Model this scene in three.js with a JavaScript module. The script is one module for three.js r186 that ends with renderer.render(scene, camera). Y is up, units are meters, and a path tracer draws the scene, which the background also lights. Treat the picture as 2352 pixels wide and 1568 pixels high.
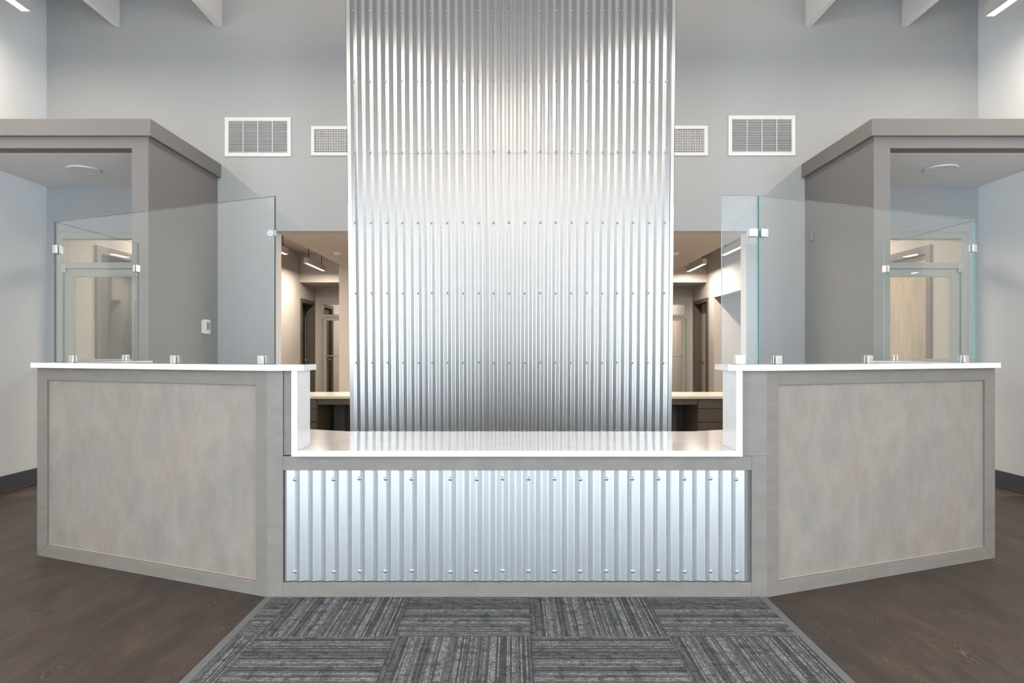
import * as THREE from 'three';
import { RoundedBoxGeometry } from 'three/addons/geometries/RoundedBoxGeometry.js';
import { mergeGeometries, toCreasedNormals } from 'three/addons/utils/BufferGeometryUtils.js';
import { RectAreaLightUniformsLib } from 'three/addons/lights/RectAreaLightUniformsLib.js';

// ---------------------------------------------------------------- camera, sky, daylight, exposure
// Depth "d" below is the distance in front of the camera's stand point: world z = -d.
RectAreaLightUniformsLib.init();
const scene = new THREE.Scene();
const W = 2352, H = 1568, FOCAL = 1540, EYE = 1.2;
const camera = new THREE.PerspectiveCamera(2 * Math.atan(H / 2 / FOCAL) * 180 / Math.PI, W / H, 0.05, 60);
camera.position.set(0, EYE, 0);
camera.lookAt(0, EYE, -1);
camera.setViewOffset(W, H, -1, -26, W, H);
const SKY = new THREE.Color().setRGB(0.70, 0.86, 1.0);
scene.background = SKY;
scene.backgroundIntensity = 1.6;
const renderer = new THREE.WebGLRenderer({ antialias: true });
renderer.toneMapping = THREE.LinearToneMapping;
renderer.toneMappingExposure = 1.06;
renderer.shadowMap.enabled = true;
const DAY = 8.0, LAMP = 78, LAMP_BACK = 225;
const DAY_COLOR = new THREE.Color().setRGB(0.74, 0.87, 1.0), LAMP_COLOR = new THREE.Color().setRGB(1.0, 0.86, 0.71);

// plan of the room (metres)
const XW = 4.377, D_BACK = 6.3, WALL = 0.15, D_REAR = -4.6, CEIL = 4.8;
const WIN_Y = [0.06, 2.75];
// window openings: rear wall [x0, x1]; both side walls [d0, d1]
const rearWindows = [[-1.6, -0.03], [0.03, 1.6]], sideWindows = [[-4.4, -2.38], [-2.32, -0.3]];
const daylight = (w, x, d, turn) => {            // daylight coming in through one window
  const l = new THREE.RectAreaLight(DAY_COLOR, DAY, w, WIN_Y[1] - WIN_Y[0]);
  l.position.set(x, (WIN_Y[0] + WIN_Y[1]) / 2, -d); l.rotation.y = turn;
  scene.add(l);
};
for (const [a, b] of rearWindows) daylight(b - a, (a + b) / 2, D_REAR + 0.01, 0);
for (const [a, b] of sideWindows) { daylight(b - a, -XW + 0.01, (a + b) / 2, -Math.PI / 2); daylight(b - a, XW - 0.01, (a + b) / 2, Math.PI / 2); }

// ---------------------------------------------------------------- helpers
let seed = 7;
const rnd = () => { seed = (seed + 0x6d2b79f5) | 0; let t = Math.imul(seed ^ (seed >>> 15), 1 | seed); t = (t + Math.imul(t ^ (t >>> 7), 61 | t)) ^ t; return ((t ^ (t >>> 14)) >>> 0) / 4294967296; };
const hash = (x, y, s) => { let h = Math.imul(x, 374761393) + Math.imul(y, 668265263) + Math.imul(s, 2147483647 ^ 0x5bd1e995); h = Math.imul(h ^ (h >>> 13), 1274126177); return ((h ^ (h >>> 16)) >>> 0) / 4294967296; };
function vnoise(x, y, s, px = 0, py = 0) {      // smooth value noise, optionally periodic in px, py cells
  const xi = Math.floor(x), yi = Math.floor(y), fx = x - xi, fy = y - yi;
  const u = fx * fx * (3 - 2 * fx), v = fy * fy * (3 - 2 * fy);
  const w = (a, p) => p ? ((a % p) + p) % p : a;
  const a = hash(w(xi, px), w(yi, py), s), b = hash(w(xi + 1, px), w(yi, py), s), c = hash(w(xi, px), w(yi + 1, py), s), e = hash(w(xi + 1, px), w(yi + 1, py), s);
  return a + (b - a) * u + (c - a) * v + (a - b - c + e) * u * v;
}
function dataTexture(w, h, fn, srgb = true) {   // fn(x, y) -> [r, g, b] 0..255
  const a = new Uint8Array(w * h * 4);
  for (let y = 0; y < h; y++) for (let x = 0; x < w; x++) {
    const c = fn(x, y), i = (y * w + x) * 4;
    for (let k = 0; k < 3; k++) a[i + k] = Math.max(0, Math.min(255, c[k]));
    a[i + 3] = 255;
  }
  const t = new THREE.DataTexture(a, w, h, THREE.RGBAFormat);
  t.wrapS = t.wrapT = THREE.RepeatWrapping; t.magFilter = THREE.LinearFilter; t.minFilter = THREE.LinearMipmapLinearFilter; t.generateMipmaps = true;
  if (srgb) t.colorSpace = THREE.SRGBColorSpace;
  t.needsUpdate = true;
  return t;
}
const lin = (r, g, b) => new THREE.Color().setRGB(r, g, b);
const std = (o) => new THREE.MeshStandardMaterial(o);

function metreUV(g, ox = 0, oy = 0) {           // uv in metres from the face each vertex lies on
  const p = g.attributes.position, n = g.attributes.normal, uv = new Float32Array(p.count * 2);
  for (let i = 0; i < p.count; i++) {
    const ax = Math.abs(n.getX(i)), ay = Math.abs(n.getY(i)), az = Math.abs(n.getZ(i));
    const [a, b] = ay > ax && ay > az ? [p.getX(i), p.getZ(i)] : ax > az ? [p.getZ(i), p.getY(i)] : [p.getX(i), p.getY(i)];
    uv[2 * i] = a + ox; uv[2 * i + 1] = b + oy;
  }
  g.setAttribute('uv', new THREE.BufferAttribute(uv, 2));
  return g;
}
function box(x0, x1, y0, y1, d0, d1) {          // axis-aligned, given by depth
  const g = new THREE.BoxGeometry(x1 - x0, y1 - y0, d1 - d0);
  g.translate((x0 + x1) / 2, (y0 + y1) / 2, -(d0 + d1) / 2);
  return metreUV(g);
}
function rbox(x0, x1, y0, y1, d0, d1, r = 0.003, seg = 2) {
  const g = new RoundedBoxGeometry(x1 - x0, y1 - y0, d1 - d0, seg, r);
  g.translate((x0 + x1) / 2, (y0 + y1) / 2, -(d0 + d1) / 2);
  return metreUV(g);
}
function prism(plan, y0, y1, bevel = 0) {       // plan: [[x, d], ...] extruded upwards
  const s = new THREE.Shape(plan.map(([x, d]) => new THREE.Vector2(x, d)));
  const g = new THREE.ExtrudeGeometry(s, { depth: y1 - y0 - 2 * bevel, bevelEnabled: bevel > 0, bevelThickness: bevel, bevelSize: bevel, bevelOffset: -bevel, bevelSegments: 2 });
  g.rotateX(-Math.PI / 2);                      // (x, d, up) -> (x, up, -d)
  g.translate(0, y0 + bevel, 0);
  return metreUV(g);
}
function board(pts, z0, z1, bevel = 0.0012) {   // pts: [[x, y], ...] in a local upright plane, from z0 (back) to z1 (front)
  const s = new THREE.Shape(pts.map(([x, y]) => new THREE.Vector2(x, y)));
  const g = new THREE.ExtrudeGeometry(s, { depth: z1 - z0 - 2 * bevel, bevelEnabled: bevel > 0, bevelThickness: bevel, bevelSize: bevel, bevelOffset: -bevel, bevelSegments: 1 });
  g.translate(0, 0, z0 + bevel);
  return metreUV(g);
}
function wallSheet(outline, holes, t) {         // upright slab in x-y, thickness t towards -z
  const s = new THREE.Shape(outline.map(([x, y]) => new THREE.Vector2(x, y)));
  for (const h of holes) s.holes.push(new THREE.Path(h.map(([x, y]) => new THREE.Vector2(x, y))));
  const g = new THREE.ExtrudeGeometry(s, { depth: t, bevelEnabled: false });
  g.translate(0, 0, -t);
  return metreUV(g);
}
const taken = {};
function numbered(name) { taken[name] = (taken[name] ?? -1) + 1; return taken[name] ? `${name}_${String(taken[name]).padStart(3, '0')}` : name; }
function shade(o) { o.castShadow = true; o.receiveShadow = true; return o; }
function part(name, g, m, parent) {
  const o = shade(new THREE.Mesh(Array.isArray(g) ? mergeGeometries(g.map((k) => k.index ? k.toNonIndexed() : k)) : g, m));
  o.name = name; parent.add(o);
  return o;
}
function tag(o, label, category, group, kind) {
  Object.assign(o.userData, { label, category });
  if (group) o.userData.group = group;
  if (kind) o.userData.kind = kind;
  return o;
}
function thing(name, label, category, [x, y, d] = [0, 0, 0], turn = 0, group, kind) {
  const o = new THREE.Group(); o.name = numbered(name); scene.add(o);
  o.position.set(x, y, -d); o.rotation.y = turn;
  return tag(o, label, category, group, kind);
}
function structure(name, g, m, label, category) {
  const o = part(numbered(name), g, m, scene);
  return tag(o, label, category, undefined, 'structure');
}

// ---------------------------------------------------------------- materials
const wallBump = dataTexture(256, 256, (x, y) => { const v = 128 + 90 * (vnoise(x / 2.6, y / 2.6, 3) - 0.5) + 60 * (vnoise(x / 7, y / 7, 4) - 0.5); return [v, v, v]; }, false);
wallBump.repeat.set(3, 3);
const paint = (c, r = 0.75) => std({ color: c, roughness: r, bumpMap: wallBump, bumpScale: 0.0006 });
const M = {};
M.wall = paint(lin(0.43, 0.436, 0.436));
M.sideWall = paint(lin(0.85, 0.865, 0.872));
M.taupe = paint(lin(0.205, 0.193, 0.186));
M.alcoveCeiling = paint(lin(0.86, 0.84, 0.82));
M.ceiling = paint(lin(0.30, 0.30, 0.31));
M.backWall = paint(lin(0.52, 0.49, 0.465));
M.cream = paint(lin(0.66, 0.60, 0.50));
M.white = std({ color: lin(0.80, 0.79, 0.77), roughness: 0.45 });
M.beam = std({ color: lin(0.82, 0.81, 0.79), roughness: 0.6 });
M.baseboard = std({ color: lin(0.075, 0.078, 0.088), roughness: 0.5 });
M.strip = std({ color: lin(0.14, 0.14, 0.14), roughness: 0.55 });
M.dark = std({ color: lin(0.02, 0.02, 0.022), roughness: 0.8 });
M.nickel = std({ color: lin(0.72, 0.70, 0.68), metalness: 1, roughness: 0.32 });
M.clearCap = std({ color: lin(0.42, 0.44, 0.43), roughness: 0.2 });
M.frame = std({ color: lin(0.42, 0.43, 0.40), roughness: 0.45 });
M.doorFrame = std({ color: lin(0.10, 0.085, 0.07), roughness: 0.55 });
M.lampBody = std({ color: lin(0.62, 0.60, 0.57), roughness: 0.5 });
M.glow = std({ color: 0xffffff, emissive: lin(1.0, 0.93, 0.82), emissiveIntensity: 2.2, roughness: 0.6 });
M.glass = new THREE.MeshPhysicalMaterial({ color: lin(0.975, 0.988, 0.978), transmission: 1, thickness: 0, roughness: 0.0, ior: 1.52 });
M.pane = new THREE.MeshPhysicalMaterial({ color: lin(0.98, 0.98, 0.97), transmission: 1, thickness: 0, roughness: 0.0, ior: 1.5 });
M.glassEdgeDark = new THREE.MeshPhysicalMaterial({ color: lin(0.10, 0.13, 0.13), roughness: 0.12, clearcoat: 1 });
M.glassEdge = new THREE.MeshPhysicalMaterial({ color: lin(0.16, 0.36, 0.36), roughness: 0.12, clearcoat: 1 });

// greige stained veneer: soft blotches drawn out along the vertical grain
const veneerTex = dataTexture(1024, 1024, (x, y) => {
  const b = 0.45 * vnoise(x / 55, y / 95, 11) + 0.3 * vnoise(x / 24, y / 50, 12) + 0.25 * vnoise(x / 130, y / 150, 13);
  const f = vnoise(x / 1.6, y / 30, 14) - 0.5, g = vnoise(x / 9, y / 20, 15) - 0.5;
  const k = 1 + 0.15 * (b - 0.5) + 0.02 * f + 0.035 * g, w = 4 * (vnoise(x / 110, y / 150, 16) - 0.5);
  return [140 * k + w, 131 * k, 122 * k - w];
});
veneerTex.repeat.set(0.8, 0.8);
M.veneer = std({ map: veneerTex, roughness: 0.48 });
const railTex = dataTexture(512, 512, (x, y) => {
  const k = 1 + 0.06 * (vnoise(x / 40, y / 18, 21) - 0.5) + 0.04 * (vnoise(x / 14, y / 3, 22) - 0.5);
  return [123 * k, 116 * k, 108 * k];
});
M.rail = std({ map: railTex, roughness: 0.5 });
M.rawEdge = std({ color: lin(0.40, 0.31, 0.23), roughness: 0.7 });
M.drawer = std({ map: railTex, color: lin(0.70, 0.64, 0.58), roughness: 0.5 });
const quartzTex = dataTexture(512, 512, (x, y) => {
  const s = hash(x, y, 31), k = 1 - 0.025 * vnoise(x / 50, y / 50, 32) - (s > 0.985 ? 0.03 : 0);
  return [242 * k, 240 * k, 237 * k];
});
M.quartz = new THREE.MeshPhysicalMaterial({ map: quartzTex, roughness: 0.16, clearcoat: 0.5, clearcoatRoughness: 0.04 });
M.backTop = new THREE.MeshPhysicalMaterial({ color: lin(0.84, 0.80, 0.70), roughness: 0.2, clearcoat: 0.5, clearcoatRoughness: 0.1 });
// galvanised sheet with a fine spangle
const spangle = dataTexture(512, 512, (x, y) => { const k = 234 + 16 * (vnoise(x / 3, y / 3, 41) - 0.5) + 14 * (hash(x, y, 42) - 0.5); return [k, k + 1, k + 2]; });
spangle.repeat.set(3, 3);
M.zinc = std({ map: spangle, color: lin(0.69, 0.695, 0.70), metalness: 0.84, roughness: 0.38 });
M.screw = std({ color: lin(0.50, 0.51, 0.53), metalness: 0.9, roughness: 0.35 });
M.trimMetal = std({ color: lin(0.74, 0.74, 0.73), metalness: 0.6, roughness: 0.4 });
// brown limed-oak vinyl planks, six prints
const plankMats = [], plankBase = [[60, 46, 37], [55, 42, 34], [63, 49, 39], [51, 39, 32], [58, 45, 36], [56, 43, 35]];
for (let k = 0; k < 6; k++) {
  const cx = 0.3 + 0.4 * hash(k, 1, 50), v0 = hash(k, 2, 50), s = 60 + k;
  const t = dataTexture(192, 1024, (x, y) => {
    const u = x / 192, v = y / 1024;
    const du = u - cx + 0.16 * (vnoise(v * 3.2, 0.5, s) - 0.5), dv = v - v0;
    const r = Math.sqrt(du * du * 9 + Math.pow(Math.sin(dv * Math.PI * 1.6), 2) * 1.6 + 0.02);
    const ph = r * 9.5 + 1.5 * vnoise(u * 4, v * 14, s + 10) + 0.7 * vnoise(u * 12, v * 40, s + 11);
    const saw = ph - Math.floor(ph), strength = Math.max(0, vnoise(u * 3, v * 9, s + 12) - 0.22) * 1.6;
    const line = Math.pow(saw, 3) * strength * (0.5 + 0.5 * vnoise(u * 40, v * 60, s + 15));
    const pore = Math.max(0, vnoise(u * 70, v * 22, s + 13) - 0.6) * 1.7;
    const blot = vnoise(u * 2.5, v * 7, s + 14) - 0.5;
    const b = plankBase[k], q = 1 + 0.26 * blot - 0.34 * saw * strength, a = 92 * line + 30 * pore;
    return [b[0] * q + a, b[1] * q + a * 0.9, b[2] * q + a * 0.8];
  });
  plankMats.push(std({ map: t, roughness: 0.42 }));
}
M.floorBrown = std({ color: lin(0.105, 0.076, 0.058), roughness: 0.5 });
// loop-pile carpet tile, rows of yarn running along v
const carpetH = new Float32Array(1024 * 1024);
const carpetTex = dataTexture(1024, 1024, (x, y) => {
  const cell = x / 12.19, row = Math.floor(cell), inRow = cell - row, j = hash(row, 1, 71);
  const round = Math.sqrt(Math.max(0, 1 - Math.pow(inRow * 2 - 1, 2)));
  const dash = vnoise(row * 3.7, y / 13, 72), slow = vnoise(row * 0.6, y / 90, 75), loop = 0.5 + 0.5 * Math.abs(Math.sin(y / 4 + row * 1.9)), speck = hash(x >> 1, y >> 1, 73);
  const dark = Math.max(0, vnoise(x / 50, y / 50, 74) - 0.66) * 1.6;
  let k = 92 + (j > 0.6 ? 34 : j < 0.25 ? -30 : 0) * (0.4 + 0.9 * dash) + 86 * (speck - 0.5) + 40 * (dash - 0.5) + 26 * (slow - 0.5);
  k = k * (0.28 + 0.72 * Math.pow(round, 0.8)) * (0.84 + 0.2 * loop) * (1 - dark * 0.6) + 4;
  carpetH[y * 1024 + x] = round * loop;
  return [k, k * 0.995, k * 0.985];
});
const carpetBump = dataTexture(1024, 1024, (x, y) => { const v = 255 * carpetH[y * 1024 + x]; return [v, v, v]; }, false);
M.carpet = std({ map: carpetTex, bumpMap: carpetBump, bumpScale: 0.002, roughness: 1.0 });
M.carpetPlain = std({ color: lin(0.085, 0.085, 0.088), roughness: 1 });
// dark stained door leaf
const doorTex = dataTexture(256, 512, (x, y) => { const k = 1 + 0.25 * (vnoise(x / 2.5, y / 60, 81) - 0.5) + 0.2 * (vnoise(x / 12, y / 120, 82) - 0.5); return [56 * k, 47 * k, 37 * k]; });
M.doorLeaf = std({ map: doorTex, roughness: 0.5 });
const doorTexLight = dataTexture(256, 512, (x, y) => { const k = 1 + 0.1 * (vnoise(x / 2.5, y / 60, 83) - 0.5) + 0.1 * (vnoise(x / 12, y / 120, 84) - 0.5); return [172 * k, 157 * k, 138 * k]; });
M.doorLeafLight = std({ map: doorTexLight, roughness: 0.5 });

// ---------------------------------------------------------------- floor
const floor = thing('floor', 'floor of dark brown wood planks with a striped grey carpet strip down the middle', 'floor', [0, 0, 0], 0, undefined, 'structure');
part('subfloor', box(-6, 6, -0.2, -0.004, D_REAR - 0.2, 20), M.floorBrown, floor);
const CX0 = -1.175, CX1 = 1.210, TILE = 0.5775, ROW = 2.83;
{
  const w = 0.152, len = 1.22, gap = 0.0002;
  const geos = new Map();
  const plankGeo = (ww, ll) => {
    const key = ww.toFixed(3) + '/' + ll.toFixed(3);
    if (!geos.has(key)) {
      const g = new THREE.BoxGeometry(ww - gap, 0.004, ll - gap), n = g.attributes.normal, p = g.attributes.position, uv = g.attributes.uv;
      for (let i = 0; i < p.count; i++) uv.setXY(i, p.getX(i) / w + 0.5, p.getZ(i) / len + 0.5);
      geos.set(key, g);
    }
    return geos.get(key);
  };
  const lay = (x0, x1, d0, d1, dir) => {
    for (let c = 0; ; c++) {
      const a = dir > 0 ? x0 + c * w : x1 - c * w, b = dir > 0 ? Math.min(a + w, x1) : Math.max(a - w, x0);
      if ((b - a) * dir < 0.01) break;
      const start = d0 - len * hash(c, dir + 3, 90);
      for (let d = start; d < d1; d += len) {
        const lo = Math.max(d, d0), hi = Math.min(d + len, d1);
        if (hi - lo < 0.03) continue;
        const o = part('plank', plankGeo(Math.abs(b - a), hi - lo), plankMats[Math.floor(hash(c, Math.round(d * 10), 91 + dir) * 6)], floor);
        o.position.set((a + b) / 2, -0.002, -(lo + hi) / 2);
      }
    }
  };
  lay(-XW, CX0 - 0.036, 1.7, 5.6, -1);
  lay(CX1 + 0.036, XW, 1.7, 5.6, 1);
  part('transition_strip', rbox(CX0 - 0.036, CX0, -0.004, 0.004, 0, 3.285, 0.0018), M.strip, floor);
  part('transition_strip', rbox(CX1, CX1 + 0.036, -0.004, 0.004, 0, 3.285, 0.0018), M.strip, floor);
  const tiles = new Map();
  for (let r = -1; r < 5; r++) for (let c = 0; c < 5; c++) {
    const edges = [CX0, -1.075, -1.075 + TILE, -1.075 + 2 * TILE, -1.075 + 3 * TILE, CX1];
    const x0 = edges[c], x1 = edges[c + 1], d1 = Math.min(ROW - (r) * TILE, 3.288), d0 = ROW - (r + 1) * TILE;
    const turned = (r + c) % 2 === 0, key = [x1 - x0, d1 - d0].map((k) => k.toFixed(3)).join() + turned;
    if (!tiles.has(key)) {
      const g = new THREE.BoxGeometry(x1 - x0 - 0.0002, 0.007, d1 - d0 - 0.0002), p = g.attributes.position, uv = g.attributes.uv;
      for (let i = 0; i < p.count; i++) { const a = p.getX(i) / TILE + 0.37, b = p.getZ(i) / TILE + 0.11; turned ? uv.setXY(i, a, b) : uv.setXY(i, b, a); }
      tiles.set(key, g);
    }
    const o = part('carpet_tile', tiles.get(key), M.carpet, floor);
    o.position.set((x0 + x1) / 2, -0.0005, -(d0 + d1) / 2);
  }
}

// ---------------------------------------------------------------- walls, ceiling, rear windows
const opening = { left: [-2.223, -1.25], right: [1.25, 2.197], top: 2.345 }, storefront = { left: [-4.29, -3.15], right: [3.15, 4.283], top: 2.337 };
{
  const o = [[-XW, 0]];
  for (const [[a, b], top] of [[storefront.left, storefront.top], [opening.left, opening.top], [opening.right, opening.top], [storefront.right, storefront.top]]) o.push([a, 0], [a, top], [b, top], [b, 0]);
  o.push([XW, 0], [XW, CEIL], [-XW, CEIL]);
  const g = wallSheet(o, [], WALL); g.translate(0, 0, -D_BACK);
  structure('wall_back', g, M.wall, 'tall grey back wall behind the corrugated metal column', 'wall');
}
for (const [t, side, label] of [[-1, 'left', 'pale grey side wall beside the taupe alcove with the thermostat'], [1, 'right', 'pale grey side wall beside the taupe alcove with the small wall sensor']]) {
  const holes = sideWindows.map(([a, b]) => [[a, WIN_Y[0]], [b, WIN_Y[0]], [b, WIN_Y[1]], [a, WIN_Y[1]]]);
  const g = wallSheet([[D_REAR, 0], [D_BACK + WALL, 0], [D_BACK + WALL, CEIL], [D_REAR, CEIL]], holes, 0.15);
  g.rotateY(Math.PI / 2); g.translate(t < 0 ? -XW : XW + 0.15, 0, 0);
  structure(`wall_${side}`, g, M.sideWall, label, 'wall');
}
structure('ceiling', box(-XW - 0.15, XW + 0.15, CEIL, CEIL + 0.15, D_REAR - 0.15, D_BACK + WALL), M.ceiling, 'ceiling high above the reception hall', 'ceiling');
{
  const holes = rearWindows.map(([a, b]) => [[a, WIN_Y[0]], [b, WIN_Y[0]], [b, WIN_Y[1]], [a, WIN_Y[1]]]);
  const g = wallSheet([[-XW - 0.15, 0], [XW + 0.15, 0], [XW + 0.15, CEIL], [-XW - 0.15, CEIL]], holes, 0.15); g.translate(0, 0, -D_REAR + 0.15);
  structure('wall_rear', g, M.sideWall, 'wall with the glazed entrance opposite the reception desk', 'wall');
  let n = 0;
  const makeWindow = (wide, x, d, turn) => {
    const w = thing(`window_${++n}`, 'tall daylight window of the entrance hall', 'window', [x, WIN_Y[0], d], turn, 'windows of the entrance hall', 'structure');
    const hw = wide / 2, h = WIN_Y[1] - WIN_Y[0];
    part('window_frame', [box(-hw, -hw + 0.05, 0, h, -0.03, 0.03), box(hw - 0.05, hw, 0, h, -0.03, 0.03), box(-hw + 0.05, hw - 0.05, 0, 0.05, -0.03, 0.03), box(-hw + 0.05, hw - 0.05, h - 0.05, h, -0.03, 0.03)], M.frame, w);
    part('pane', box(-hw + 0.05, hw - 0.05, 0.05, h - 0.05, -0.004, 0.004), M.pane, w);
  };
  for (const [a, b] of rearWindows) makeWindow(b - a, (a + b) / 2, D_REAR - 0.08, 0);
  for (const [a, b] of sideWindows) { makeWindow(b - a, -XW - 0.08, (a + b) / 2, Math.PI / 2); makeWindow(b - a, XW + 0.08, (a + b) / 2, Math.PI / 2); }
}
for (const [s, side] of [[-1, 'left'], [1, 'right']]) {
  const g = board([[0, 0], [0.012, 0], [0.009, 0.012], [0.006, 0.138], [0, 0.143]].map(([x, y]) => [s < 0 ? x : -x, y]), -6.295, 4.5, 0);
  g.translate(s * XW, 0.0, 0);
  const b = structure(`baseboard_${side}`, g, M.baseboard, s < 0 ? 'dark grey vinyl baseboard along the pale wall of the thermostat alcove' : 'dark grey vinyl baseboard along the pale wall of the sensor alcove', 'baseboard');
}

structure('ceiling_entrance', [box(-XW, XW, 3.02, 3.17, D_REAR, 0.9), box(-XW, XW, 3.17, CEIL, 0.75, 0.9)], M.sideWall, 'lower ceiling over the entrance end of the hall', 'ceiling');
// alcoves: pier, header, ceiling and overhanging fascia
for (const s of [-1, 1]) {
  const X = (a, b) => s < 0 ? [-b, -a] : [a, b], xi = s < 0 ? 2.769 : 2.748, D0 = 5.10, TOP = 2.955;
  const o = thing(s < 0 ? 'wall_left_alcove' : 'wall_right_alcove', s < 0 ? 'taupe alcove with overhanging cap whose side wall carries the thermostat' : 'taupe alcove with overhanging cap whose side wall carries the small sensor box', 'alcove', [0, 0, 0], 0, undefined, 'structure');
  part('pier', box(...X(xi, xi + 0.126), 0, TOP, D0, D_BACK), M.taupe, o);
  part('header', box(...X(xi + 0.126, XW), 2.756, TOP, D0, D0 + 0.12), M.taupe, o);
  part('alcove_ceiling', box(...X(xi + 0.126, XW), 2.757, 2.80, D0 + 0.12, D_BACK), M.alcoveCeiling, o);
  const f = (a, b, d) => [X(xi - 0.03, 0)];
  const plan = [[xi - 0.032, D0 - 0.032], [XW, D0 - 0.032], [XW, D0], [xi, D0], [xi, D_BACK], [xi - 0.032, D_BACK]].map(([x, d]) => [s * x, d]);
  part('fascia', prism(s < 0 ? plan : plan.slice().reverse(), 2.842, 2.97, 0.002), M.taupe, o);
  part('cap', box(...X(xi - 0.03, XW), 2.955, 2.969, D0 - 0.03, D_BACK), M.taupe, o);
}
// ceiling beams reaching the back wall
for (const [x, w, label] of [[-3.711, 0.05, 'white ceiling beam above the alcove with the thermostat'], [-2.757, 0.064, 'white ceiling beam above the louvred grille nearest the thermostat alcove'], [2.78, 0.058, 'white ceiling beam above the louvred grille nearest the sensor alcove'], [3.683, 0.054, 'white ceiling beam above the alcove with the sensor box']]) {
  const o = part(numbered('ceiling_beam'), rbox(-w / 2, w / 2, 0, CEIL - 4.262, 0.901, D_BACK - 0.001, 0.003), M.beam, scene);
  o.position.set(x, 4.262, 0);
  tag(o, label, 'beam', 'white ceiling beams');
}

// ---------------------------------------------------------------- linear pendant lamps
function linearLamp([x, y, dNear, dFar], top, power, label, group, up = 0) {
  const L = dFar - dNear, h = 0.10, w = 0.078;
  const o = thing('linear_light', label, 'light', [x, y, (dNear + dFar) / 2], 0, group);
  part('housing', [box(-w / 2, -w / 2 + 0.006, 0, h, -L / 2, L / 2), box(w / 2 - 0.006, w / 2, 0, h, -L / 2, L / 2), box(-w / 2 + 0.006, w / 2 - 0.006, h - 0.02, h, -L / 2, L / 2)], M.lampBody, o);
  for (const s of [-1, 1]) part('end_cap', box(-w / 2 + 0.006, w / 2 - 0.006, 0, h - 0.02, s < 0 ? -L / 2 : L / 2 - 0.006, s < 0 ? -L / 2 + 0.006 : L / 2), M.lampBody, o);
  part('lamp_diffuser', box(-w / 2 + 0.007, w / 2 - 0.007, 0.002, 0.014, -L / 2 + 0.007, L / 2 - 0.007), M.glow, o);
  for (const s of [-1, 1]) part('hanger', (() => { const g = new THREE.CylinderGeometry(0.006, 0.006, top - y - h, 8); g.translate(0, h + (top - y - h) / 2, s * L * 0.36); return g; })(), M.dark, o);
  const l = new THREE.RectAreaLight(LAMP_COLOR, power, w - 0.016, L - 0.02);
  l.rotation.x = -Math.PI / 2; l.position.y = -0.002; o.add(l);
  if (up) {                                     // direct/indirect fitting: a second diffuser on top
    part('lamp_diffuser', box(-w / 2 + 0.007, w / 2 - 0.007, h, h + 0.004, -L / 2 + 0.007, L / 2 - 0.007), M.glow, o);
    const u = new THREE.RectAreaLight(LAMP_COLOR, up, w - 0.016, L - 0.02);
    u.rotation.x = Math.PI / 2; u.position.y = h + 0.006; o.add(u);
  }
  return o;
}
linearLamp([-3.915, 3.947, 3.0, 5.4], CEIL, LAMP, 'long lit pendant light along the pale wall above the thermostat alcove', 'hall pendant lights');
linearLamp([3.90, 3.947, 3.08, 5.48], CEIL, LAMP, 'long lit pendant light along the pale wall above the sensor alcove', 'hall pendant lights');

for (const [a, b, y, top, where, power] of [[1.1, 2.7, 3.947, CEIL, 'in front of the desk', 1.2], [-2.4, 0, 2.88, 3.02, 'by the entrance windows', 2.2]]) {
  linearLamp([-3.915, y, a, b], top, LAMP * power, `long lit pendant light ${where} along the wall of the thermostat alcove`, 'hall pendant lights');
  linearLamp([3.90, y, a, b], top, LAMP * power, `long lit pendant light ${where} along the wall of the sensor alcove`, 'hall pendant lights');
}
linearLamp([-1.90, 3.947, 4.4, 5.2], CEIL, LAMP * 1.35, 'short lit pendant light hanging between the metal column and the thermostat alcove', 'short hall pendant lights', LAMP * 1.5);
linearLamp([1.88, 3.947, 4.4, 5.2], CEIL, LAMP * 1.35, 'short lit pendant light hanging between the metal column and the sensor alcove', 'short hall pendant lights', LAMP * 1.5);

// ---------------------------------------------------------------- rooms behind the back wall
const D0B = D_BACK + WALL, D_FAR = 14.9, XR = 4.0, D_END = 19, TOPB = 3.25;
function longWall(name, s, x, d0, d1, h, cuts, m, label) {     // side wall running in depth with door cut-outs
  const o = [[d0, 0]];
  for (const [a, b, t] of cuts) o.push([a, 0], [a, t], [b, t], [b, 0]);
  o.push([d1, 0], [d1, h], [d0, h]);
  const g = wallSheet(o, [], 0.14);           // x = d, thickness to -z
  g.rotateY(Math.PI / 2);                      // d -> -z
  g.translate(s < 0 ? x : x + 0.14, 0, 0);
  return structure(name, g, m, label, 'wall');
}
longWall('wall_left_corridor', -1, -XW, D0B, D_END, TOPB, [[7.06, 8.02, 2.30], [13.86, 14.76, 2.30], [15.5, 16.3, 2.30]], M.backWall, 'warm grey corridor wall seen through the doorway nearest the thermostat');
longWall('wall_right_corridor', 1, XW, D0B, 9.0, TOPB, [[7.02, 7.98, 2.30]], M.backWall, 'warm cream wall behind the glass door in the sensor alcove');
longWall('wall_right_passage', 1, XR, 9.0, D_END, TOPB, [[10.8, 13.3, 2.30], [13.70, 14.72, 2.30]], M.backWall, 'warm grey corridor wall with an open recess behind the short glass panel');
structure('wall_passage_return', box(XR + 0.14, XW + 0.14, 0, TOPB, 9.0, 9.14), M.backWall, 'short return wall in the passage behind the sensor alcove', 'wall');
structure('wall_recess', [box(5.2, 5.34, 0, 2.6, 10.6, 13.5), box(XR + 0.14, 5.2, 0, 2.6, 13.3, 13.44), box(XR + 0.14, 5.2, 0, 2.6, 10.66, 10.8), box(XR + 0.14, 5.2, 2.5, 2.6, 10.8, 13.3)], M.backWall, 'shaded recess opening off the passage beside the dark door', 'wall');
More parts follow.
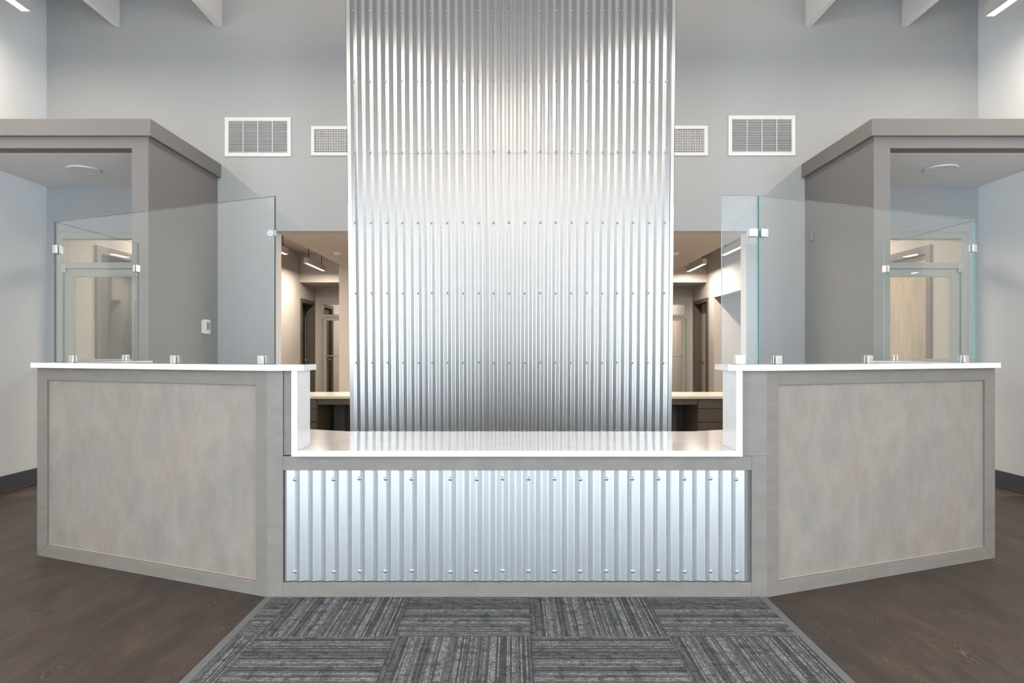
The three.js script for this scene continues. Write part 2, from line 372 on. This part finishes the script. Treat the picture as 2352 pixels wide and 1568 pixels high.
structure('wall_side_rooms', [[-XW - 0.14, 6.9, 8.2], [-XW - 0.14, 13.7, 14.95], [-XW - 0.14, 15.35, 16.5], [XR + 1.14, 13.56, 14.9], [XW + 1.14, 6.9, 8.1]].flatMap(([x, a, b]) => [box(x - 1.0, x - 0.92, 0, 2.6, a, b), box(x - 1, x, 2.5, 2.6, a, b), box(x - 1, x, 0, 2.5, a, a + 0.08), box(x - 1, x, 0, 2.5, b - 0.08, b)].concat(x > 0 ? [box(x - 0.08, x, 0, 2.6, a, b)] : [])), M.backWall, 'unlit side rooms behind the dark doors', 'wall');
structure('ceiling_corridor', box(-XW - 0.14, XW + 0.14, TOPB, TOPB + 0.1, D0B, D_END + 0.1), M.backWall, 'upper corridor ceiling above the hanging lights', 'ceiling');
structure('ceiling_office', box(-2.98, 3.0, 2.72, 3.25, D0B, 12.3), M.backWall, 'lowered beige ceiling behind the metal column', 'ceiling');
structure('wall_office', box(-3.18, 2.9, 0, TOPB, 12.3, 12.44), M.backWall, 'beige wall at the far side of the office behind the column', 'wall');
structure('ceiling_far', box(-XW, XR, 2.65, TOPB, 13.8, D_FAR), M.backWall, 'dropped ceiling in front of the far glass doors', 'ceiling');
{
  const g = wallSheet([[-XW, 0], [-4.29, 0], [-4.29, 2.337], [-3.15, 2.337], [-3.15, 0], [2.78, 0], [2.78, 2.337], [3.92, 2.337], [3.92, 0], [XR, 0], [XR, 2.65], [-XW, 2.65]], [], 0.14); g.translate(0, 0, -D_FAR);
  structure('wall_far', g, M.backWall, 'far corridor wall holding the two distant glass doors', 'wall');
}
structure('wall_end', box(-XW - 0.14, XW + 0.14, 0, TOPB, D_END, D_END + 0.14), M.cream, 'cream wall of the rooms beyond the distant glass doors', 'wall');

for (const [x, a, b, label] of [[-3.76, 7.8, 8.97, 'lit linear light in the passage behind the thermostat alcove'], [-3.76, 9.95, 11.14, 'nearer lit linear light in the corridor on the thermostat side'], [-3.76, 12.2, 13.37, 'farther lit linear light in the corridor on the thermostat side'], [3.53, 7.7, 8.85, 'lit linear light in the passage behind the sensor alcove'], [3.53, 10.1, 11.26, 'nearer lit linear light seen through the short glass panel'], [3.53, 12.3, 13.5, 'farther lit linear light in the corridor beside the open recess']])
  linearLamp([x, 2.83, a, b], TOPB, LAMP_BACK, label, 'corridor linear lights');
for (const x of [-0.85, 0.85]) linearLamp([x, 2.60, 7.0, 9.4], 2.72, LAMP_BACK * 1.1, 'lit linear light under the lowered office ceiling behind the metal column', 'office lights behind the column');
for (const [x, d] of [[-3.0, 17], [2.9, 17]]) linearLamp([x, 2.9, d - 0.6, d + 0.6], TOPB, LAMP_BACK * 1.3, x < 0 ? 'lit linear light in the room beyond the distant glass door, dark door behind' : 'lit linear light in the room beyond the distant cream glass door', 'lights beyond the glass doors');

function glassDoor(name, label, x0, x1, d, s) {              // aluminium frame, transom and glazed leaf
  const o = thing(name, label, 'door', [(x0 + x1) / 2, 0, d], 0, undefined, 'structure');
  const hw = (x1 - x0) / 2, t = 0.06, top = 2.336, F = [0.0, 0.11];
  part('jamb', box(-hw, -hw + t, 0, top, ...F), M.frame, o); part('jamb', box(hw - t, hw, 0, top, ...F), M.frame, o);
  part('head', box(-hw + t, hw - t, top - t, top, ...F), M.frame, o);
  part('transom_bar', box(-hw + t, hw - t, 1.994, 2.05, ...F), M.frame, o);
  part('transom_pane', box(-hw + t, hw - t, 2.05, top - t, 0.05, 0.056), M.pane, o);
  const leaf = part('door_leaf', [rbox(-hw + t + 0.004, -hw + t + 0.085, 0.01, 1.989, 0.02, 0.065), rbox(hw - t - 0.085, hw - t - 0.004, 0.01, 1.989, 0.02, 0.065), rbox(-hw + t + 0.085, hw - t - 0.085, 1.918, 1.989, 0.02, 0.065), rbox(-hw + t + 0.085, hw - t - 0.085, 0.01, 0.22, 0.02, 0.065)], M.frame, o);
  part('pane', box(-hw + t + 0.085, hw - t - 0.085, 0.22, 1.918, 0.04, 0.046), M.pane, leaf);
  const bar = new THREE.CylinderGeometry(0.014, 0.014, 2 * hw - 2 * t - 0.16, 12); bar.rotateZ(Math.PI / 2); bar.translate(0, 1.13, 0.012);
  part('push_bar', bar, M.nickel, leaf);
  const px = s * (hw - t - 0.012);
  part('pivot', rbox(px - 0.018, px + 0.018, 1.955, 2.035, -0.012, 0.002), M.nickel, o);
  return o;
}
glassDoor('door_1', 'aluminium glass door with transom in the alcove with the thermostat', ...storefront.left, D_BACK + 0.005, -1);
glassDoor('door_2', 'aluminium glass door with transom in the alcove with the sensor box', ...storefront.right, D_BACK + 0.005, 1);
glassDoor('door_3', 'distant glass door with transom and push bar, dark door showing behind it', -4.29, -3.15, D_FAR + 0.01, -1);
glassDoor('door_4', 'distant cream-backed glass door with transom beside the dark ajar door', 2.78, 3.92, D_FAR + 0.01, 1);

function woodDoor(name, label, s, x, d0, d1, open, leafMat) {  // in a wall that runs in depth; hinge at the near jamb, opens away from the corridor
  const o = thing(name, label, 'door', [x, 0, d0], 0, undefined, 'structure');
  const w = d1 - d0, h = 2.30, q = (a, b) => s < 0 ? [a, b] : [-b, -a];
  part('door_frame', [box(...q(-0.14, 0.02), 0, h + 0.0, 0, 0.05), box(...q(-0.14, 0.02), 0, h, w - 0.05, w), box(...q(-0.14, 0.02), h - 0.05, h, 0.05, w - 0.05), box(...q(0.0, 0.02), 0, h + 0.03, -0.03, 0), box(...q(0, 0.02), 0, h + 0.03, w, w + 0.03), box(...q(0, 0.02), h, h + 0.03, 0, w)], M.doorFrame, o);
  const leaf = part('door_leaf', rbox(...q(-0.10, -0.055), 0.01, h - 0.055, 0, w - 0.11, 0.002), leafMat, o);
  leaf.position.z = -0.055; leaf.rotation.y = s < 0 ? open : -open;
  const lever = [rbox(...q(-0.05, -0.005), 1.02, 1.06, w - 0.22, w - 0.18, 0.004), rbox(...q(-0.02, -0.005), 1.03, 1.05, w - 0.32, w - 0.18, 0.004)];
  part('lever_handle', lever, M.nickel, leaf);
  return o;
}
const deg = Math.PI / 180;
woodDoor('door_5', 'dark brown wooden door slightly ajar behind the glass door in the thermostat alcove', -1, -XW, 7.06, 8.02, 8 * deg, M.doorLeaf);
woodDoor('door_6', 'dark brown wooden door ajar in the corridor beneath the farther linear light', -1, -XW, 13.86, 14.76, 8 * deg, M.doorLeaf);
woodDoor('door_7', 'dark brown door in the room beyond the distant glass door', -1, -XW, 15.5, 16.3, 0, M.doorFrame);
woodDoor('door_8', 'pale wooden door behind the glass door in the sensor alcove', 1, XW, 7.02, 7.98, 0, M.doorLeafLight);
woodDoor('door_9', 'dark brown wooden door ajar with lever handle beside the open recess', 1, XR, 13.70, 14.72, 8 * deg, M.doorLeaf);

// ---------------------------------------------------------------- back work counter
{
  const t = part(numbered('back_countertop'), rbox(-2.62, 2.62, 0.71, 0.74, 7.14, 7.9, 0.003), M.backTop, scene);
  tag(t, 'cream stone worktop in the office behind the metal column', 'countertop');
  for (const s of [-1, 1]) {
    const x0 = s < 0 ? -2.60 : 1.985, x1 = s < 0 ? -2.09 : 2.60, w = x1 - x0;
    const o = thing('drawer_cabinet', s < 0 ? 'grey-brown drawer cabinet under the back worktop on the thermostat side' : 'grey-brown drawer cabinet with recessed pulls under the back worktop behind the short glass panel', 'cabinet', [x0, 0, 7.17], 0, 'drawer cabinets under the back worktop');
    part('carcass', box(0, w, 0, 0.708, 0.02, 0.68), M.drawer, o);
    for (const [a, b] of [[0.605, 0.700], [0.462, 0.598], [0.29, 0.455], [0.09, 0.283]]) {
      const f = part('drawer', rbox(0.004, w - 0.004, a, b, 0, 0.019, 0.0015), M.drawer, o);
      const cx = w * 0.52, cy = (a + b) / 2 + 0.005;
      part('pull', [box(cx - 0.07, cx + 0.07, cy + 0.012, cy + 0.017, -0.004, 0.002), box(cx - 0.07, cx + 0.07, cy - 0.017, cy - 0.012, -0.004, 0.002), box(cx - 0.07, cx - 0.065, cy - 0.012, cy + 0.012, -0.004, 0.002), box(cx + 0.065, cx + 0.07, cy - 0.012, cy + 0.012, -0.004, 0.002)], M.doorFrame, f);
    }
  }
  const k = thing('knee_desk', 'dark knee space and apron under the back worktop behind the column', 'desk', [0, 0, 7.18]);
  part('apron', rbox(-2.088, 1.983, 0.645, 0.708, 0, 0.02, 0.0015), M.drawer, k);
  part('back_panel', box(-2.088, 1.983, 0, 0.70, 0.64, 0.66), M.strip, k);
  for (const x of [-1.98, 1.82]) part('support_panel', box(x - 0.06, x + 0.06, 0, 0.70, 0.50, 0.53), M.strip, k);
}

// ---------------------------------------------------------------- corrugated metal column
function corrugated(x0, x1, y0, y1, p, x_valley, depth, z, taper = null, back = 0.0008) {
  // rounded-triangle wave running in x; valleys (away from +z) at x_valley + k p
  const n = Math.max(2, Math.round((x1 - x0) / p * 20)), rows = 2, kk = 0.988, pos = [], nor = [], uv = [], idx = [];
  const h = (x) => -depth / 2 * Math.asin(kk * Math.cos(2 * Math.PI * (x - x_valley) / p)) / Math.asin(kk);
  for (let side = 0; side < 2; side++) for (let j = 0; j < rows; j++) for (let i = 0; i <= n; i++) {
    const x = x0 + (x1 - x0) * i / n, y = j ? y1 : y0, e = 1e-4, sl = (h(x + e) - h(x - e)) / (2 * e), q = Math.hypot(1, sl), sg = side ? -1 : 1;
    pos.push(taper ? taper(x, y) : x, y, z + h(x) - (side ? back : 0)); nor.push(-sl / q * sg, 0, 1 / q * sg); uv.push(x, y);
  }
  const per = rows * (n + 1);
  for (let i = 0; i < n; i++) { const a = i, b = i + 1, c = i + n + 1, e = c + 1; idx.push(a, b, e, a, e, c, per + a, per + e, per + b, per + a, per + c, per + e); }
  const g = new THREE.BufferGeometry();
  g.setAttribute('position', new THREE.Float32BufferAttribute(pos, 3)); g.setAttribute('normal', new THREE.Float32BufferAttribute(nor, 3)); g.setAttribute('uv', new THREE.Float32BufferAttribute(uv, 2));
  g.setIndex(idx);
  return g;
}
const screwGeo = (() => { const g = new THREE.LatheGeometry([[0, 0.0075], [0.0028, 0.0072], [0.005, 0.0058], [0.0058, 0.0035], [0.0058, 0.002], [0.0088, 0.0018], [0.0095, 0], [0, 0]].map(([x, y]) => new THREE.Vector2(Math.max(x, 1e-5), y)), 12); g.rotateX(Math.PI / 2); return g; })();
{
  const DC = 5.48, CC = -0.0125, k = DC / FOCAL, px = (u) => (u - 1177) * k;
  const taper = (x, y) => CC + (x - CC) * (1 + 0.0080 * (y - 3.417));
  const o = thing('metal_column', 'tall corrugated galvanised metal column behind the reception desk', 'column', [0, 0, DC]);
  const rel = 0.0, amp = 0.017, YT = CEIL - 0.005, SEAM = 2.83, P = 0.0645;
  const rivets = [[812, 849, 885, 921.7, 957.6], [989, 1025.3, 1062, 1098.5], [1133, 1169, 1205.4, 1242], [1277.6, 1314, 1350, 1386.5], [1421, 1457, 1494, 1531]];
  const bounds = [804, 973.5, 1116, 1260, 1404, 1543.5];
  const taperBox = (x0, x1, y0, y1, z0, z1) => { const g = new THREE.BoxGeometry(x1 - x0, y1 - y0, z1 - z0); g.translate((x0 + x1) / 2, (y0 + y1) / 2, (z0 + z1) / 2); metreUV(g); const p = g.attributes.position; for (let i = 0; i < p.count; i++) p.setX(i, taper(p.getX(i), p.getY(i))); g.computeVertexNormals(); return g; };
  part('core', taperBox(px(798), px(1549), 0, YT, -(D_BACK - DC) + 0.001, -0.016), M.trimMetal, o);
  bounds.slice(0, -1).forEach((b, i) => {
    const x0 = px(b) - (i ? 0.012 : 0), x1 = px(bounds[i + 1]), lift = i % 2 ? 0.0016 : 0;
    const n = rivets[i].length - 1, p = (px(rivets[i][n]) - px(rivets[i][0])) / (2 * n);
    part('corrugated_sheet', corrugated(x0, x1, 0.0, SEAM + 0.02, p, px(rivets[i][0]), amp, lift - 0.003, taper), M.zinc, o);
    part('corrugated_sheet', corrugated(x0, x1, SEAM, YT, p, px(rivets[i][0]), amp, lift, taper), M.zinc, o);
  });
  const rows = [4.004, 3.417, 2.842, 2.264, 1.687, 1.12, 0.56];
  for (const y of rows) for (const set of rivets) set.forEach((u) => {
    const s = part('screw', screwGeo, M.screw, o);
    const x = px(u) + 0.002 * (rnd() - 0.5);
    s.position.set(taper(x, y), y + 0.006 * (rnd() - 0.5), -amp / 2 + (y > SEAM ? 0.004 : 0.001));
  });
  for (const s of [-1, 1]) {
    const a = s < 0 ? px(796.6) : px(1541.5), b = s < 0 ? px(805.5) : px(1550);
    part('corner_trim', [taperBox(a, b, 0, YT, 0.009, 0.0115), taperBox(s < 0 ? a : b - 0.002, s < 0 ? a + 0.002 : b, 0, YT, -0.1, 0.0115)], M.trimMetal, o);
  }
}

// ---------------------------------------------------------------- reception counter
const LA = -22.95 * deg, RA = 21.9 * deg;
function wing(s) {
  const near = s < 0 ? [-1.203, 3.29] : [1.248, 3.29], turn = s < 0 ? LA : RA, len = s < 0 ? 1.754 : 1.700;
  const o = thing('counter_wing', s < 0 ? 'greige panelled counter wing beside the narrow dark filler strip' : 'greige panelled counter wing beneath the short glass end panel', 'counter', [near[0], 0, near[1]], turn, 'angled counter wings');
  const Hh = 1.112, x = (v) => s * v, t0 = 0.075, t1 = len - 0.088, yb = 0.072, yt = 1.040, F = -0.0005, B = -0.018;
  const flip = (p) => s < 0 ? p.slice().reverse() : p;
  const bd = (name, pts, z0, z1, m, bev) => part(name, board(flip(pts.map(([a, b]) => [x(a), b])), z0, z1, bev), m, o);
  const e = 0.0004;
  bd('stile', [[0, e], [t0 - e, yb], [t0 - e, yt - e], [t0 - e, Hh], [0, Hh]], B, F, M.rail);
  bd('stile', [[len, e], [len, Hh], [t1 + e, Hh], [t1 + e, yb]], B, F, M.rail);
  bd('bottom_rail', [[e, 0], [len - e, 0], [t1, yb - e], [t0, yb - e]], B, F, M.rail);
  bd('top_rail', [[t0, yt], [t1, yt], [t1, Hh], [t0, Hh]], B, F, M.rail);
  bd('inset_panel', [[t0 - 0.006, yb - 0.006], [t1 + 0.006, yb - 0.006], [t1 + 0.006, yt + 0.006], [t0 - 0.006, yt + 0.006]], B - 0.006, B + 0.004, M.veneer, 0);
  bd('bead', [[t0, yb], [t1, yb], [t1, yb + 0.004], [t0, yb + 0.004]], B, B + 0.009, M.rawEdge, 0.001);
  const knee = [[0.062, 0.025], [len, 0.025], [len, 0.125], [0.062, 0.125]].map(([a, d]) => [x(a), d]);
  part('knee_wall', prism(s < 0 ? knee.reverse() : knee, 0, Hh - 0.001), M.rail, o);
  // return leg straight back towards the alcove pier
  const cs = Math.cos(turn), sn = Math.sin(turn);
  const toLocal = ([wx, wd]) => { const dx = wx - near[0], dz = -(wd - near[1]); return [dx * cs - dz * sn, -(dx * sn + dz * cs)]; };
  const far = s < 0 ? [-2.818, 3.974] : [2.825, 3.924], inner = s < 0 ? -2.69 : 2.69;
  const plan = [[far[0], far[1] + 0.14], [far[0], 4.88], [inner, 4.88], [inner, far[1] + 0.10]].map(toLocal);
  part('return_wall', prism(s < 0 ? plan.slice().reverse() : plan, 0, Hh - 0.001), M.rail, o);
  return o;
}
wing(-1); wing(1);
{
  const o = thing('reception_desk', 'reception desk front framed in greige wood around a corrugated metal panel', 'desk', [0, 0, 3.29]);
  const xl = -1.203, xr = 1.248, F = -0.0005, B = -0.020;
  const tl = 0.02 * Math.tan(Math.abs(LA) / 2), tr = 0.02 * Math.tan(RA / 2);
  part('post', prism([[xl, 0.0005], [-1.1264, 0.0005], [-1.1264, 0.10], [xl + 0.10 * Math.tan(Math.abs(LA) / 2), 0.10]], 0, 1.112, 0.0008), M.rail, o);
  part('post', prism([[1.1305, 0.0005], [xr, 0.0005], [xr - 0.10 * Math.tan(RA / 2), 0.10], [1.1305, 0.10]], 0.6945, 1.112, 0.0008), M.rail, o);
  part('post', prism([[1.1755, 0.0005], [xr, 0.0005], [xr - 0.10 * Math.tan(RA / 2), 0.10], [1.1755, 0.10]], 0, 0.694, 0.0008), M.rail, o);
  part('filler_strip', box(-1.1255, -1.0735, 0.6985, 1.110, 0.009, 0.1), M.rail, o);
  part('top_rail', board([[-1.126, 0.6235], [1.175, 0.6235], [1.175, 0.6935], [-1.126, 0.6935]], B, F), M.rail, o);
  part('bottom_rail', board([[-1.126, 0], [1.175, 0], [1.175, 0.074], [-1.126, 0.074]], B, F), M.rail, o);
  part('backing', box(-1.126, 1.175, 0, 0.694, 0.022, 0.11), M.rail, o);
  const rivets = [-1.075, -0.884, -0.757, -0.628, -0.499, -0.308, -0.179, -0.051, 0.079, 0.207, 0.333, 0.464, 0.593, 0.720, 0.847, 0.976, 1.105];
  const p = (1.105 + 1.075) / 34;
  const sheet = part('corrugated_panel', corrugated(-1.122, 1.163, 0.0785, 0.6232, p, -1.075, 0.017, -0.0115), M.zinc, o);
  for (const x of rivets) for (const y of [0.578, 0.124]) {
    const s = part('screw', screwGeo, M.screw, o);
    s.position.set(-1.075 + Math.round((x + 1.075) / p) * p + 0.003 * (rnd() - 0.5), y + 0.006 * (rnd() - 0.5), -0.0160);
  }
}
// white quartz ledges on the wings
for (const s of [-1, 1]) {
  const plan = s < 0 ? [[-1.011, 3.245], [-1.212, 3.245], [-2.823, 3.927], [-2.85, 4.92], [-2.64, 4.92], [-2.64, 4.078], [-1.169, 3.455], [-1.011, 3.455]]
    : [[1.0435, 3.245], [1.2568, 3.245], [2.823, 3.875], [2.85, 4.92], [2.62, 4.92], [2.62, 4.019], [1.216, 3.455], [1.0435, 3.455]];
  const o = part(numbered('quartz_ledge'), prism(s < 0 ? plan.slice().reverse() : plan, 1.1125, 1.142, 0.002), M.quartz, scene);
  tag(o, s < 0 ? 'white quartz ledge carrying the glass screen with no short end panel' : 'white quartz ledge carrying the glass screen with a short end panel', 'countertop', 'raised quartz ledges');
}
{
  const o = thing('desk_worktop', 'glossy white quartz worktop of the reception desk with upright quartz ends', 'countertop', [0, 0, 0]);
  const plan = [[-1.072, 3.25], [1.116, 3.25], [1.116, 3.46], [1.30, 3.466], [2.5, 3.95], [2.25, 4.53], [1.09, 4.06], [-0.994, 4.06], [-2.1, 4.53], [-2.42, 3.98], [-1.26, 3.466], [-1.072, 3.46]];
  part('worktop', prism(plan, 0.6965, 0.725, 0.0018), M.quartz, o);
  part('upright_end', rbox(-1.072, -1.0440, 0.7252, 1.1122, 3.25, 3.46, 0.0016), M.quartz, o);
  part('upright_end', rbox(1.0850, 1.1160, 0.7252, 1.1122, 3.25, 3.46, 0.0016), M.quartz, o);
}

// ---------------------------------------------------------------- glass screens
function glassPanel(o, a, b, y0, y1, edge = M.glassEdge) {             // a, b: [x, d] ends of the panel
  const L = Math.hypot(b[0] - a[0], b[1] - a[1]), turn = Math.atan2(b[1] - a[1], b[0] - a[0]);
  const t = 0.010;
  const p = part('glass_panel', box(0.0012, L - 0.0012, y0 + 0.0012, y1 - 0.0012, -t / 2, t / 2), M.glass, o);
  p.position.set(a[0], 0, -a[1]); p.rotation.y = turn;
  part('polished_edge', [box(0, 0.0012, y0, y1, -t / 2, t / 2), box(L - 0.0012, L, y0, y1, -t / 2, t / 2), box(0.0012, L - 0.0012, y0, y0 + 0.0012, -t / 2, t / 2), box(0.0012, L - 0.0012, y1 - 0.0012, y1, -t / 2, t / 2)], edge, p);
  const clamp = (x, w = 0.038, h = 0.043, y = y0 - 0.001, name = 'clamp') => {
    for (const z of [[-t / 2 - 0.012, -t / 2 - 0.0002], [t / 2 + 0.0002, t / 2 + 0.012]]) { const c = part(name, rbox(x - w / 2, x + w / 2, y, y + h, z[0], z[1], 0.003), M.nickel, o); c.position.copy(p.position); c.rotation.y = turn; }
  };
  return { L, clamp };
}
const GY0 = 1.1435, GY1 = 1.994;
{ // screen on the wing next to the filler strip
  const o = thing('glass_screen', 'clear glass screen with square clamps, without a short end panel', 'glass screen', [0, 0, 0], 0, 'counter glass screens');
  const n = 0.10, A = [-1.203 + 0.39 * n, 3.29 + 0.9208 * n], dir = [-0.9208, 0.39], at = (t) => [A[0] + dir[0] * t, A[1] + dir[1] * t];
  const far = at(1.747), near = at(0.042);
  const g = glassPanel(o, far, near, GY0, GY1, M.glassEdgeDark);
  for (const t of [0.125, 0.745, 1.58]) g.clamp(1.747 - t);
  g.clamp(0.018, 0.034, 0.05, 1.80, 'corner_clip');
  const r = glassPanel(o, [-2.722, 4.878], [far[0] - 0.004, far[1] + 0.012], GY0, GY1, M.glassEdgeDark);
  r.clamp(0.14); r.clamp(0.02, 0.034, 0.05, 1.785, 'corner_clip');
  r.clamp(r.L - 0.025, 0.034, 0.05, 1.80, 'corner_clip');
  const c = new THREE.CylinderGeometry(0.017, 0.017, 0.012, 20); c.rotateX(Math.PI / 2); c.translate(near[0] - 0.016, 1.803, -near[1] + 0.017);
  part('round_clip', [c, (() => { const k = rbox(near[0] - 0.006, near[0] + 0.006, 1.788, 1.82, near[1] - 0.012, near[1] + 0.012, 0.003); return k; })()], M.clearCap, o);
}
{ // screen on the other wing with its short frontal panel
  const o = thing('glass_screen', 'clear glass screen with square clamps and a short end panel facing the hall', 'glass screen', [0, 0, 0], 0, 'counter glass screens');
  const n = 0.10, A = [1.248 - 0.373 * n, 3.29 + 0.9278 * n], dir = [0.9278, 0.373], at = (t) => [A[0] + dir[0] * t, A[1] + dir[1] * t];
  const far = at(1.676), near = at(0.038);
  const g = glassPanel(o, near, far, GY0, GY1 + 0.003);
  for (const t of [0.16, 0.80, 1.58]) g.clamp(t - 0.038);
  g.clamp(0.028, 0.044, 0.042, 1.786, 'corner_clip');
  g.clamp(1.676 - 0.06, 0.034, 0.044, 1.80, 'corner_clip');
  const r = glassPanel(o, [far[0] + 0.002, far[1] + 0.012], [2.716, 4.9], GY0, GY1);
  r.clamp(r.L - 0.12); r.clamp(r.L - 0.02, 0.034, 0.05, 1.785, 'corner_clip');
  const k = glassPanel(o, [1.058, 3.3945], [near[0] - 0.006, 3.3945], GY0, GY1 + 0.003);
  k.clamp(0.092, 0.048, 0.048); k.clamp(k.L - 0.024, 0.044, 0.042, 1.786, 'corner_clip');
}

// ---------------------------------------------------------------- wall and ceiling fittings
function louvre(x0, x1, y0, y1, label) {
  const o = thing('wall_grille', label, 'vent', [(x0 + x1) / 2, y0, D_BACK - 0.001], 0, 'louvred wall grilles');
  const w = (x1 - x0) / 2, h = y1 - y0, f = 0.036;
  const ring = board([[-w, 0], [w, 0], [w, h], [-w, h]], 0, 0.01, 0);
  const s = new THREE.Shape([[-w, 0], [w, 0], [w, h], [-w, h]].map(([a, b]) => new THREE.Vector2(a, b)));
  s.holes.push(new THREE.Path([[-w + f, f], [w - f, f], [w - f, h - f], [-w + f, h - f]].map(([a, b]) => new THREE.Vector2(a, b))));
  const g = new THREE.ExtrudeGeometry(s, { depth: 0.006, bevelEnabled: true, bevelThickness: 0.003, bevelSize: 0.003, bevelOffset: -0.003, bevelSegments: 2 }); g.translate(0, 0, 0.003);
  part('frame', g, M.white, o);
  part('backing', box(-w + f, w - f, f, h - f, -0.0025, -0.0005), M.dark, o);
  const n = 20, pitch = (h - 2 * f) / n, blade = new THREE.BoxGeometry(2 * (w - f), 0.0026, 0.0118);
  for (let i = 0; i < n; i++) { const b = part('slat', blade, M.white, o); b.position.set(0, f + pitch * (i + 0.5), 0.0058); b.rotation.x = -30 * deg; }
  for (const k of [-0.5, 0, 0.5]) part('divider', box(-0.003 + k * (w - f), 0.003 + k * (w - f), f, h - f, -0.0115, -0.009), M.white, o);
  return o;
}
louvre(-2.70, -2.078, 3.041, 3.409, 'white louvred wall grille between the thermostat alcove and the metal column');
louvre(2.025, 2.655, 3.049, 3.426, 'white louvred wall grille between the sensor alcove and the metal column');
function eggcrate(x0, x1, y0, y1, label) {
  const o = thing('grid_register', label, 'vent', [(x0 + x1) / 2, y0, D_BACK - 0.001], 0, 'grid registers beside the column');
  const w = (x1 - x0) / 2, h = y1 - y0, f = 0.032;
  const s = new THREE.Shape([[-w, 0], [w, 0], [w, h], [-w, h]].map(([a, b]) => new THREE.Vector2(a, b)));
  s.holes.push(new THREE.Path([[-w + f, f], [w - f, f], [w - f, h - f], [-w + f, h - f]].map(([a, b]) => new THREE.Vector2(a, b))));
  const g = new THREE.ExtrudeGeometry(s, { depth: 0.006, bevelEnabled: true, bevelThickness: 0.003, bevelSize: 0.003, bevelOffset: -0.003, bevelSegments: 2 }); g.translate(0, 0, 0.003);
  part('frame', g, M.white, o);
  part('backing', box(-w + f, w - f, f, h - f, -0.0025, -0.0005), M.dark, o);
  const bars = [], p = 0.0155;
  for (let x = -w + f + p; x < w - f - 0.002; x += p) bars.push(box(x - 0.0024, x + 0.0024, f, h - f, -0.009, -0.003));
  for (let y = f + p; y < h - f - 0.002; y += p) bars.push(box(-w + f, w - f, y - 0.0024, y + 0.0024, -0.0085, -0.003));
  const grid = part('grid', bars, M.white, o); grid.userData.kind = 'stuff';
}
eggcrate(-1.89, -1.36, 3.049, 3.327, 'small white grid register touching the metal column on the thermostat side');
eggcrate(1.33, 1.833, 3.049, 3.331, 'small white grid register touching the metal column on the sensor side');
for (const [x, d, label] of [[-3.636, 5.69, 'round white ceiling speaker in the alcove with the thermostat'], [3.617, 5.66, 'round white ceiling speaker in the alcove with the sensor box']]) {
  const o = thing('ceiling_speaker', label, 'speaker', [x, 2.7565, d], 0, 'round alcove ceiling speakers');
  const g = new THREE.LatheGeometry([[0.001, -0.011], [0.108, -0.011], [0.108, -0.013], [0.124, -0.012], [0.128, -0.008], [0.128, 0]].map(([a, b]) => new THREE.Vector2(a, b)), 48);
  part('rim', (() => { const t = new THREE.LatheGeometry([[0.110, -0.006], [0.110, -0.013], [0.124, -0.012], [0.128, -0.008], [0.128, 0]].map(([a, b]) => new THREE.Vector2(a, b)), 48); return t; })(), M.white, o);
  const c = new THREE.CylinderGeometry(0.1098, 0.1098, 0.008, 48); c.translate(0, -0.007, 0);
  part('speaker_grille', c, M.beam, o);
}
{
  const o = thing('thermostat', 'white thermostat with a small grey display on the taupe alcove wall', 'thermostat', [-2.769, 1.37, 6.02], Math.PI / 2);
  part('back_plate', rbox(-0.056, 0.066, 0.006, 0.122, -0.0135, -0.0005, 0.003), M.white, o);
  part('body', rbox(-0.048, 0.062, 0, 0.128, -0.031, -0.0137, 0.004), M.white, o);
  part('display', rbox(-0.018, 0.046, 0.038, 0.104, -0.0322, -0.0305, 0.0005), std({ color: lin(0.20, 0.20, 0.26), roughness: 0.25 }), o);
  part('button', rbox(0.006, 0.018, 0.015, 0.023, -0.033, -0.0305, 0.0008), M.lampBody, o);
}
{
  const o = thing('wall_sensor', 'small square white sensor box high on the taupe alcove wall', 'sensor', [2.748, 2.225, 6.15], -Math.PI / 2);
  part('body', rbox(-0.045, 0.045, 0, 0.075, -0.03, -0.0005, 0.006), M.taupe, o);
  part('lens', rbox(-0.02, 0.02, 0.015, 0.05, -0.034, -0.0295, 0.002), M.taupe, o);
}
for (const [x, d, label] of [[-2.66, 10.18, 'round white smoke detector on the lowered office ceiling, thermostat side'], [2.48, 10.2, 'round white smoke detector on the lowered office ceiling, sensor side']]) {
  const o = thing('smoke_detector', label, 'detector', [x, 2.7195, d], 0, 'office smoke detectors');
  const g = new THREE.LatheGeometry([[0.001, -0.035], [0.035, -0.033], [0.05, -0.02], [0.055, 0]].map(([a, b]) => new THREE.Vector2(a, b)), 24);
  part('body', g, M.beam, o);
}

renderer.render(scene, camera);
